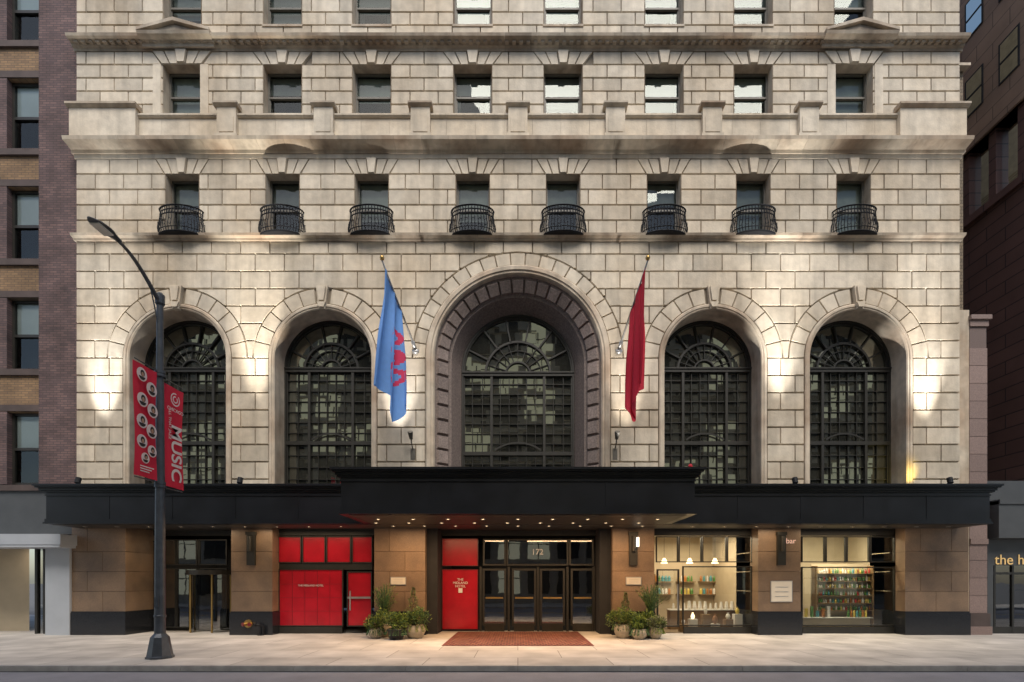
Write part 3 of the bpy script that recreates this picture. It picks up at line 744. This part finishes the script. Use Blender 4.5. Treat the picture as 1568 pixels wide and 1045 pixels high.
flag((X(947),-.02,Z(537)),(X(992,-3),-3,Z(399,-3)),1,'redc','whc',5,.0,-.22)

for px in(633,941):
    e=empty('wall_floodlight',(X(px),0,Z(680))); m=MB(); x=X(px)
    m.tube([(x,-.08,Z(690)),(x,-.35,Z(683)),(x,-.45,Z(676))],.025,6,0); m.tube([(x,-.42,Z(677)),(x,-.62,Z(668))],[.07,.12],10,0); m.box(x-.1,x+.1,-.1,-.02,Z(705),Z(688),0)
    m.build('fixture',['sash'],e)

# ------------------------------------------------------------------ street lamp
lp=(X(245,-6.25),-6.25)
e=empty('street_lamp',(lp[0],lp[1],0)); m=MB()
x,y=lp; YL=-6.25
zt=Z(455,YL)
m.tube([(x,y,.68),(x,y,3),(x,y,6),(x,y,zt)],[.145,.135,.115,.085],14,0)
m.lathe(x,y,[(.36,0),(.36,.06),(.33,.08),(.25,.55),(.24,.62),(.17,.70),(.14,.74)],8,0)
m.lathe(x,y,[(.15,1.2),(.16,1.22),(.16,1.26),(.15,1.28)],14,0)
m.box(x-.06,x+.06,y-.155,y-.1,1.5,1.8,0)
m.lathe(x,y,[(.10,zt-.25),(.125,zt-.2),(.125,zt+.05),(.05,zt+.12),(0,zt+.12)],12,0)
arm=[]
for k in range(11):
    q=k/10; yy=y-.05-1.45*q; z=zt-.15+.75*sin(q*pi/2)
    arm.append((x,yy,z))
m.tube(arm,[.06-.002*k for k in range(11)],10,0)
m.tube([(x,y-.05,zt-.9),(x,y-.35,zt+.0),(x,y-.55,zt+.18)],.02,6,0)
ax,ay,az=arm[-1]
hd=[]
for k in range(9):
    q=k/8; w=[.07,.09,.12,.17,.19,.19,.18,.13,.04][k]; hh=[.06,.07,.08,.085,.085,.08,.07,.05,.02][k]
    cy=ay+.05-.92*q; cz=az+.02-.05*q
    hd.append([(ax+w*cos(a),cy,cz+hh*sin(a)*(1 if sin(a)>0 else .5)) for a in [2*pi*j/12 for j in range(12)]])
for k in range(8):
    for j in range(12): m.poly([hd[k][j],hd[k][(j+1)%12],hd[k+1][(j+1)%12],hd[k+1][j]],0)
m.poly(hd[0],0); m.poly(hd[-1],0)
m.box(ax-.12,ax+.12,ay-.72,ay-.28,az-.075,az-.04,1)
for zc in(8.42,5.16): 
    m.tube([(x,y-.95,zc),(x,y-.1,zc)],.016,6,0)
    m.tube([(x,y+.95,zc-.1),(x,y+.1,zc-.1)],.016,6,0)
    for dz in(0,-.1): m.lathe(x,y,[(.14,zc+dz-.04),(.145,zc+dz-.04),(.145,zc+dz+.04),(.12,zc+dz+.04)],14,0)
M['lampm']=pmat('painted_lamp_metal',(.06,.07,.085),rough=.38,metal=.3,nscale=5,namt=.2)
M['lens']=pmat('lamp_lens',(.6,.6,.55),rough=.3)
m.build('pole_and_head',['lampm','lens'],e)
def banner(y0,y1,z0,z1,kind):
    e=empty('banner',(x,(y0+y1)/2,(z0+z1)/2)); g=MB(); NU,NV=8,20
    def pp(u,v): return (x+.03*sin(v*5+u*2)*1.0+ .02*sin(u*6), y0+(y1-y0)*u, z0+(z1-z0)*v)
    for j in range(NV):
        for i in range(NU): g.poly([pp(i/NU,j/NV),pp((i+1)/NU,j/NV),pp((i+1)/NU,(j+1)/NV),pp(i/NU,(j+1)/NV)],0)
    ym=(y0+y1)/2; w=y1-y0
    if kind==0:
        cs=[(.27,.90,.20),(.70,.81,.21),(.30,.68,.21),(.74,.62,.21),(.28,.49,.21),(.70,.43,.21),(.28,.31,.20),(.72,.25,.18),(.42,.17,.16)]
        for k,(u,v,r) in enumerate(cs):
            cy,cz=y0+w*u,z0+(z1-z0)*v; r*=w*1.12
            xx=x+.055
            g.poly([(xx,cy+r*cos(a),cz+r*sin(a)) for a in [2*pi*j/20 for j in range(20)]],1)
            g.poly([(xx+.004,cy+r*.42*cos(a)+.02,cz+r*.5*sin(a)+.04) for a in [2*pi*j/14 for j in range(14)]],3)
            g.poly([(xx+.006,cy+r*.25*cos(a)+.02,cz+r*.33*sin(a)+.01) for a in [2*pi*j/14 for j in range(14)]],2)
            g.poly([(xx+.005,cy+r*.62*cos(a),cz-r*.3+r*.5*sin(a)) for a in [pi+pi*j/10 for j in range(11)]],3)
        for k in range(3): g.box(x+.05,x+.055,y0+w*.2,y0+w*(.8-.1*k),z0+.28-.07*k,z0+.31-.07*k,1)
    else:
        cy,cz=ym,z1-.38; r=.2
        n=24
        for j in range(n):
            a0,a1=2*pi*j/n,2*pi*(j+1)/n
            if j in(3,4): continue
            g.poly([(x+.055,cy+r*cos(a0),cz+r*sin(a0)),(x+.055,cy+r*cos(a1),cz+r*sin(a1)),(x+.055,cy+r*.8*cos(a1),cz+r*.8*sin(a1)),(x+.055,cy+r*.8*cos(a0),cz+r*.8*sin(a0))],1)
            g.poly([(x+.055,cy+r*.55*cos(a0),cz+r*.55*sin(a0)),(x+.055,cy+r*.55*cos(a1),cz+r*.55*sin(a1)),(x+.055,cy+r*.35*cos(a1),cz+r*.35*sin(a1)),(x+.055,cy+r*.35*cos(a0),cz+r*.35*sin(a0))],1)
    g.build('fabric',['redc','whc',M['skin'],M['black']],e)
    if kind==1:
        t_=text('lettering','MUSIC',.60,(x+.06,ym+.03,z0+1.05),'whc',e,(0,0,-1),(0,1,0),.002); t_.data.offset=.012
        text('lettering_small','ALL THAT JAZZ',.135,(x+.06,y0+w*.22,z0+1.9),'whc',e,(0,0,-1),(0,1,0),.002)
        text('lettering_top','CHICAGO',.15,(x+.06,ym,z1-.72),'whc',e,(0,1,0),(0,0,1),.002)
M['skin']=pmat('printed_face',(.4,.25,.18),.7); M['black']=pmat('printed_black',(.02,.02,.02),.7)
banner(y-.98,y-.14,5.2,8.36,0); banner(y+.14,y+.98,5.12,8.2,1)

# ------------------------------------------------------------------ potted plants
M['lf1']=pmat('foliage_dark',(.05,.11,.04),.55,nscale=8,namt=.4,var=1); M['lf2']=pmat('foliage_light',(.16,.22,.04),.55,nscale=8,namt=.4,var=1)
M['lf3']=pmat('foliage_grey',(.13,.15,.08),.6,nscale=8,namt=.4,var=1)
M['pot1']=pmat('beige_pot',(.42,.36,.27),.7,nscale=8,namt=.15,bump=.2); M['pot2']=pmat('black_pot',(.02,.02,.022),.35); M['soil']=pmat('soil',(.04,.03,.02),.9)
def potted(px,Yp,pr,ph,potm,kind,hgt,lf,spread=1.5):
    x=X(px,Yp); e=empty('potted_plant',(x,Yp,0)); m=MB()
    if potm=='pot1': prof=[(.0,.0),(pr*.6,0),(pr*.85,ph*.25),(pr*1.02,ph*.55),(pr*.95,ph*.85),(pr*.8,ph*.94),(pr*.88,ph),(pr*.75,ph),(pr*.72,ph*.9),(0,ph*.9)]
    else: prof=[(0,0),(pr*.75,0),(pr*.98,ph*.8),(pr*1.03,ph*.85),(pr*1.03,ph),(pr*.9,ph),(pr*.88,ph*.9),(0,ph*.9)]
    m.lathe(x,Yp,prof,22,0); m.lathe(x,Yp,[(pr*.85,ph*.92),(0,ph*.93)],16,1)
    m.build('pot',[potm,'soil'],e,True)
    g=MB(); R=random.Random(int(px*7))
    def leaf(p,d,l,w,mm,c):
        d=d.normalized(); a=Vector((R.uniform(-1,1),R.uniform(-1,1),R.uniform(-1,1))); s_=d.cross(a)
        if s_.length<.01: return
        s_=s_.normalized()*w; q=p+d*l
        g.poly([p,p+d*l*.45+s_,q,p+d*l*.45-s_],mm,c)
    if kind=='bush':
        subs=[(Vector((R.uniform(-1,1)*pr*spread*.6,R.uniform(-1,1)*pr*spread*.5,ph+hgt*R.uniform(.2,.75))),R.uniform(.45,.8)*pr*spread*.75) for _ in range(7)]
        for c0,r0 in subs:
            g.tube([(x,Yp,ph*.9),(x+c0.x,Yp+c0.y,c0.z)],.008,4,2)
            for _ in range(230):
                v=Vector((R.gauss(0,1),R.gauss(0,1),R.gauss(0,.8))).normalized()*r0*R.uniform(.45,1.12)
                p=Vector((x,Yp,0))+c0+v; d=v+Vector((R.uniform(-.1,.1),R.uniform(-.1,.1),.1))
                leaf(p,d,R.uniform(.05,.1),R.uniform(.016,.03),0 if R.random()<.7 else 1,R.uniform(.5,1.4)*(.7+.5*(v.z/r0+1)/2))
        for _ in range(40):
            a=R.uniform(0,2*pi); p=Vector((x+pr*cos(a)*.9,Yp+pr*sin(a)*.9,ph)); 
            for k in range(5): leaf(p+Vector((cos(a)*.02*k,sin(a)*.02*k,-.05*k)),Vector((cos(a),sin(a),-.6)),.08,.025,1,R.uniform(.7,1.3))
    elif kind=='cone':
        g.tube([(x,Yp,ph*.9),(x,Yp,ph+hgt)],[.025,.006],5,2)
        for _ in range(1300):
            t=R.random()**1.3; r=pr*spread*.75*(1-t)*(.8+.25*sin(t*22+R.random()))*R.uniform(.3,1.1); a=R.uniform(0,2*pi)
            p=Vector((x+r*cos(a),Yp+r*sin(a),ph+.05+hgt*t)); leaf(p,Vector((cos(a),sin(a),.5)),R.uniform(.04,.09),.012,0 if R.random()<.75 else 1,R.uniform(.5,1.4))
    else:
        for _ in range(120):
            a=R.uniform(0,2*pi); lean=R.uniform(.05,.5)*spread*pr; h2=hgt*R.uniform(.6,1.05); pts=[]
            for k in range(7):
                t=k/6; pts.append(Vector((x+cos(a)*(pr*.25+lean*t*t*1.3),Yp+sin(a)*(pr*.25+lean*t*t*1.3),ph+h2*t*(1-.12*t*lean/pr))))
            for k in range(6):
                d=pts[k+1]-pts[k]; s_=Vector((-sin(a),cos(a),0))*.008; g.poly([pts[k]-s_,pts[k]+s_,pts[k+1]+s_,pts[k+1]-s_],0,R.uniform(.6,1.3))
                if k>1:
                    for _q in range(3): leaf(pts[k]+d*R.random(),d+Vector((R.uniform(-.3,.3),R.uniform(-.3,.3),0))*.6,.1,.009,0 if R.random()<.6 else 1,R.uniform(.5,1.5))
    g.build('foliage',[lf,'lf2' if lf!='lf2' else 'lf1','wood'],e)
potted(588,-.75,.34,.50,'pot1','feather',1.65,'lf1',2.2)
potted(576,-1.35,.28,.38,'pot1','bush',.7,'lf2',2.0)
potted(607,-1.7,.34,.42,'pot2','bush',.65,'lf2',1.7)
potted(636,-1.25,.40,.52,'pot1','bush',.6,'lf1',1.5)
potted(633,-.7,.32,.6,'pot2','cone',1.35,'lf3',1.9)
potted(954,-1.25,.36,.55,'pot1','bush',.55,'lf2',1.6)
potted(958,-.7,.3,.6,'pot2','cone',1.15,'lf3',1.8)
potted(979,-1.65,.30,.40,'pot1','bush',.45,'lf2',1.4)
potted(997,-.85,.42,.85,'pot1','feather',1.3,'lf1',2.1)
potted(985,-1.15,.24,.5,'pot1','bush',.5,'lf2',1.9)
potted(1003,-1.45,.28,.45,'pot1','bush',.35,'lf3',1.4)

# ------------------------------------------------------------------ ground
M['ground']=pmat('ground',(.12,.12,.12),.9)
M['asphalt']=pmat('asphalt',(.24,.24,.27),rough=.85,nscale=1.1,namt=.12,bump=.5,bscale=120)
M['side']=brickmat('sidewalk_concrete',(.54,.505,.465),(.44,.41,.375),(.18,.16,.14),2.6,1.55,'G',.8,.012,.22,.3)
M['kerb']=pmat('kerb_granite',(.34,.33,.32),.7,nscale=3,namt=.2)
m=MB(); m.poly([(-400,-400,-.16),(400,-400,-.16),(400,400,-.16),(-400,400,-.16)]); m.build('ground',['ground'])
m=MB(); m.poly([(-150,-19.0,-.14),(150,-19.0,-.14),(150,-7.6,-.14),(-150,-7.6,-.14)]); m.build('road',['asphalt'])
m=MB(); m.box(-60,60,-7.42,12,-.15,.0,0); m.build('sidewalk',['side'])
k_=MB(); 
for k in range(-20,20): k_.box(k*3+.005,k*3+2.995,-7.6,-7.425,-.15,.003,0,1)
k_.build('kerb',['kerb'])
m=MB(); m.box(-60,60,-26,-19.2,-.15,.0,0); m.build('sidewalk',['side'])
m=MB(); m.box(-60,60,-19.2,-19.0,-.15,.003,0); m.build('kerb',['kerb'])
M['yellow']=pmat('yellow_line_paint',(.6,.42,.06),.7)
m=MB(); m.box(-60,60,-13.5,-13.38,-.139,-.136,0); m.box(-60,60,-13.2,-13.08,-.139,-.136,0); m.build('road_marking',['yellow'])
M['kshad']=pmat('kerb_shadow_line',(.05,.05,.05),.9)  # near-black strip on the road, painting the shadow line below the kerb
m=MB(); m.box(-60,60,-7.72,-7.602,-.139,-.134,0); m.build('kerb_shadow_line',['kshad'])
M['matr']=brickmat('coir_mat',(.24,.065,.045),(.34,.14,.09),(.06,.022,.018),.20,.20,'G',.95,.04,.25,.6)
M['matb']=pmat('mat_border',(.14,.035,.028),.95)
m=MB(); xa,xb=-2.55,2.55
m.box(xa,xb,-3.5,1.0,.004,.018,0); m.box(xa-.12,xb+.12,-3.62,1.1,.0035,.012,1); m.build('entrance_mat',['matr','matb'])
# ------------------------------------------------------------------ left neighbour
off=empty('office_building')
M['pur']=brickmat('purple_brick',(.16,.10,.095),(.10,.066,.068),(.06,.05,.05),.30,.10,'X',.85,.012,.35,.6)
M['tan']=brickmat('tan_brick',(.27,.17,.09),(.19,.12,.07),(.11,.085,.06),.30,.10,'X',.85,.012,.3,.4)
M['sillb']=pmat('brown_sill',(.08,.058,.052),.7,namt=.2)
M['oshade']=pmat('white_blind',(.72,.76,.80),.9,nscale=.8,namt=.08)
M['grey']=pmat('grey_panel',(.07,.075,.08),.5,namt=.1)
m=MB(); yo=.12
xr=XL-.03; xp=X(60,yo)
m.box(xp,xr,yo-.02,8,Z(745),33,0)
rows=[(-180,-75),(-55,55),(112,222),(280,392),(452,562),(628,740)]
bays=[(X(3),xp)]+[(X(3)-2.2*(k+1)-.0,X(3)-2.2*k-.35) for k in range(5)]
left=X(3)-12
m.box(left,xp,1.1,8,Z(745),33,5)
zprev=33
for (a,b) in rows:
    zt,zb=Z(a),Z(b)
    m.box(left,xp,yo+.12,.8,zt+.0,zprev,1); 
    m.box(left,xp,yo+.02,yo+.118,zprev-.28,zprev-.02,2) if zprev<33 else None
    m.box(left,xp,yo+.07,yo+.118,zt+.02,zt+.3,2)
    for (x0,x1) in bays:
        m.poly([(x0,.5,zb),(x1,.5,zb),(x1,.5,zt),(x0,.5,zt)],3)
        zm=(zt+zb)/2
        m.poly([(x0,.54,zm+.05),(x1,.54,zm+.05),(x1,.54,zt),(x0,.54,zt)],4)
        for q in(x0,x1-.1): m.box(q,q+.1,.42,.55,zb,zt,6)
        m.box(x0+.1,x1-.1,.42,.55,zm-.06,zm+.06,6); m.box(x0+.1,x1-.1,.425,.55,zt-.1,zt,6); m.box(x0+.1,x1-.1,.425,.55,zb,zb+.1,6)
        m.box(x0-.35,x0,.2,.8,zb,zt,0)
    zprev=zb
m.box(left,xr,yo-.1,.9,Z(818),Z(745),7)
m.box(left,xr,yo-.2,.0,Z(752),Z(745)+.05,2)
m.build('tower',['pur','tan','sillb','glu','oshade','dark','frame','grey'],off)
m=MB()
m.box(left,X(103,-.6),-.9,.2,Z(835,-.6),Z(819,-.6),0); m.box(left,X(101,-.6),-.88,.2,Z(839,-.6),Z(835,-.6)-.003,0)
m.box(X(71,-.2),X(108,-.2),-.25,.15,0,Z(838,-.6),0,1.0)
m.poly([(left,1.5,0),(X(45,1.5),1.5,0),(X(45,1.5),1.5,4.2),(left,1.5,4.2)],1)
m.box(X(44),X(70),.3,.5,2.9+.9,4.2,2); m.box(X(44),X(48),.25,.4,0,4.1,2); m.box(X(57),X(60),.25,.4,0,4.1,2); m.box(left,xr,.5,1.4,3.95,4.6,2)
m.poly([(X(48),.32,0),(X(71),.32,0),(X(71),.32,3.9),(X(48),.32,3.9)],3)
m.poly([(X(44),.6,0),(X(72),.6,0),(X(72),.6,4),(X(44),.6,4)],4)
M['whm']=pmat('white_metal_cladding',(.42,.45,.49),.4,namt=.04)
m.build('ground_storey',['whm','beige','frame','gld','dark'],off)
lamp('lobby_light','AREA',(X(15),.9,3.8),18,(1,.85,.65),off,(X(15),.9,0),size=.8)

# ------------------------------------------------------------------ right side
rb=empty('brick_tower')
M['side_t']=brickmat('tan_cladding',(.30,.20,.14),(.26,.175,.125),(.12,.085,.06),1.6,.75,'Y',.7,.02,.15,.4)
M['side_m']=brickmat('maroon_cladding',(.13,.068,.058),(.11,.058,.05),(.035,.02,.02),1.8,.62,'Y',.5,.03,.15,.5)
m=MB(); XW=22.5
m.box(XW,34,.9,16,0,20.3,0); m.box(XW,34,.9,16,23.7,40,1); m.box(XW+.6,34,1.4,15.5,20.3,23.7,2)
m.box(XW-.15,34,.75,16,20.0,20.35,0); m.box(XW-.12,34,.78,16,23.7,24.05,1)
for k in range(10): m.box(XW+.1,XW+.6,1.0+k*1.35,1.35+k*1.35,20.35,23.7,0); m.poly([(XW+.4,1.35+k*1.35,20.6),(XW+.4,2.35+k*1.35,20.6),(XW+.4,2.35+k*1.35,23.5),(XW+.4,1.35+k*1.35,23.5)],3)
for zc in(25.4,29.3,33):
    for k in range(5):
        y0=1.15+k*1.7; m.box(XW-.03,XW+.01,y0,y0+.95,zc,zc+1.9,2); m.poly([(XW-.035,y0+.08,zc+.08),(XW-.035,y0+.87,zc+.08),(XW-.035,y0+.87,zc+1.82),(XW-.035,y0+.08,zc+1.82)],4); m.box(XW-.06,XW-.036,y0+.08,y0+.87,zc+.9,zc+.97,2)
m.build('cladding',['side_m','side_t','dark','glu','gl'],rb)
pl=empty('stone_pilaster'); m=MB()
M['pink']=pmat('pink_granite',(.25,.18,.16),.6,nscale=30,namt=.2,var=1)
a,b=X(1484),X(1511)
zr=[.9+.75*k for k in range(0,16)]
for i in range(len(zr)-1):
    if zr[i+1]<Z(488): m.box(a,b,-.02,.9,zr[i]+.01,zr[i+1]-.01,0,rv(.8,1.1))
ztp=Z(488)
m.box(a+.02,b-.02,0,.88,0,ztp,0,.6); m.box(a-.03,b+.06,-.1,.95,.35,.9,1); m.box(a-.07,b+.1,-.14,.95,0,.35,0)
m.box(a,b+.03,-.06,.9,ztp-.35,ztp-.08,0,.9); m.box(a-.03,b+.1,-.14,.95,ztp-.08,ztp+.1,0,.9)
m.box(a,b,-.08,.9,Z(830)-.1,Z(830)+.12,0,.9)
m.build('shaft',['pink','sillb'],pl)
M['strip']=brickmat('side_brick',(.22,.17,.11),(.15,.12,.085),(.09,.07,.05),.30,.14,'X',.8,.015,.2,.5)
m=MB(); m.box(XR-.005,X(1483),.25,20,0,Z(100),0); m.box(XR,X(1482),.1,.24,Z(230),Z(222),1); m.box(XR,X(1483)+.1,.0,.6,Z(100),Z(96),1)
m.box(XR,X(1484),-.0,.24,0,Z(475),1)
m.build('side_return',['strip','trim'],hotel)
sh=empty('shop_building'); m=MB(); YS=.35
x0=X(1512,YS)
m.box(x0,27,YS+.4,6,Z(770,YS),Z(755,YS)+.6,0); m.box(x0,27,YS,5,Z(866,YS),Z(826,YS),0); m.box(x0,27,YS-.5,5,Z(826,YS)+.01,Z(770,YS),0)
m.box(x0,27,YS-.55,YS,Z(775,YS),Z(768,YS),0)
m.box(x0,x0+.25,YS,1,0,Z(866,YS),0); m.box(x0,27,1.6,1.7,0,4,2)
for a in(1522,1550,1580,1610): m.box(X(a,YS),X(a,YS)+.08,YS,YS+.12,0,Z(866,YS),1)
m.box(x0+.25,27,YS+.01,YS+.1,2.55,2.65,1); m.box(x0+.25,27,YS+.01,YS+.1,0,.3,1)
m.poly([(x0,YS+.06,0),(27,YS+.06,0),(27,YS+.06,4),(x0,YS+.06,4)],3)
m.build('front',['grey','frame','dark','gld'],sh)
M['hip']=emat('sign_gold',(.75,.5,.2),.3)
text('sign_lettering','the hive',.62,(X(1522,YS),YS-.03,Z(858,YS)),'hip',sh,align='LEFT')

# ------------------------------------------------------------------ opposite side of street (seen in reflections)
ob=empty('opposite_building')
M['opp']=pmat('opposite_stone',(.32,.30,.26),.8,namt=.15); M['owl']=emat('lit_office_window',(.82,.80,.58),.45)
m=MB(); m.box(-42,42,-36,-26,0,31,0)
for r in range(8):
    z=1.0+r*3.5
    m.box(-42,42,-25.99,-25.75,z+2.75,z+3.0,0)
    for k in range(28):
        x=-41+k*3
        m.box(x,x+2.2,-25.98,-25.9,z,z+2.6,1 if random.random()<.35 else 2)
        m.box(x+1.05,x+1.15,-25.9,-25.85,z,z+2.6,3); m.box(x,x+2.2,-25.9,-25.85,z+1.5,z+1.58,3)
m.build('facade',['opp','owl','dark','frame'],ob)

# ------------------------------------------------------------------ light
w=bpy.data.worlds.new('World'); sc.world=w; w.use_nodes=True; nt=w.node_tree
bg=nt.nodes['Background']; sky=nt.nodes.new('ShaderNodeTexSky'); sky.sky_type='NISHITA'; sky.sun_disc=False
EL=54
sky.sun_elevation=radians(EL); sky.sun_rotation=radians(180+15); sky.dust_density=1.5; sky.air_density=1.0; sky.ozone_density=.6
nt.links.new(sky.outputs[0],bg.inputs[0]); bg.inputs[1].default_value=.15
l=bpy.data.lights.new('sun','SUN'); l.energy=3.3; l.angle=radians(32); l.color=(1,.92,.81)
o=bpy.data.objects.new('sun',l); sc.collection.objects.link(o); o.rotation_euler=(radians(90-EL),0,radians(15))
c=bpy.data.cameras.new('camera'); c.sensor_width=36; c.lens=F/1568*36; c.shift_x=-9/1568; c.shift_y=(YH-522.5)/1568; c.clip_end=1500; c.clip_start=.05
o=bpy.data.objects.new('camera',c); sc.collection.objects.link(o); o.location=(0,-D,H); o.rotation_euler=(radians(90),0,0); sc.camera=o
sc.view_settings.view_transform='Standard'; sc.view_settings.look='None'; sc.view_settings.exposure=0
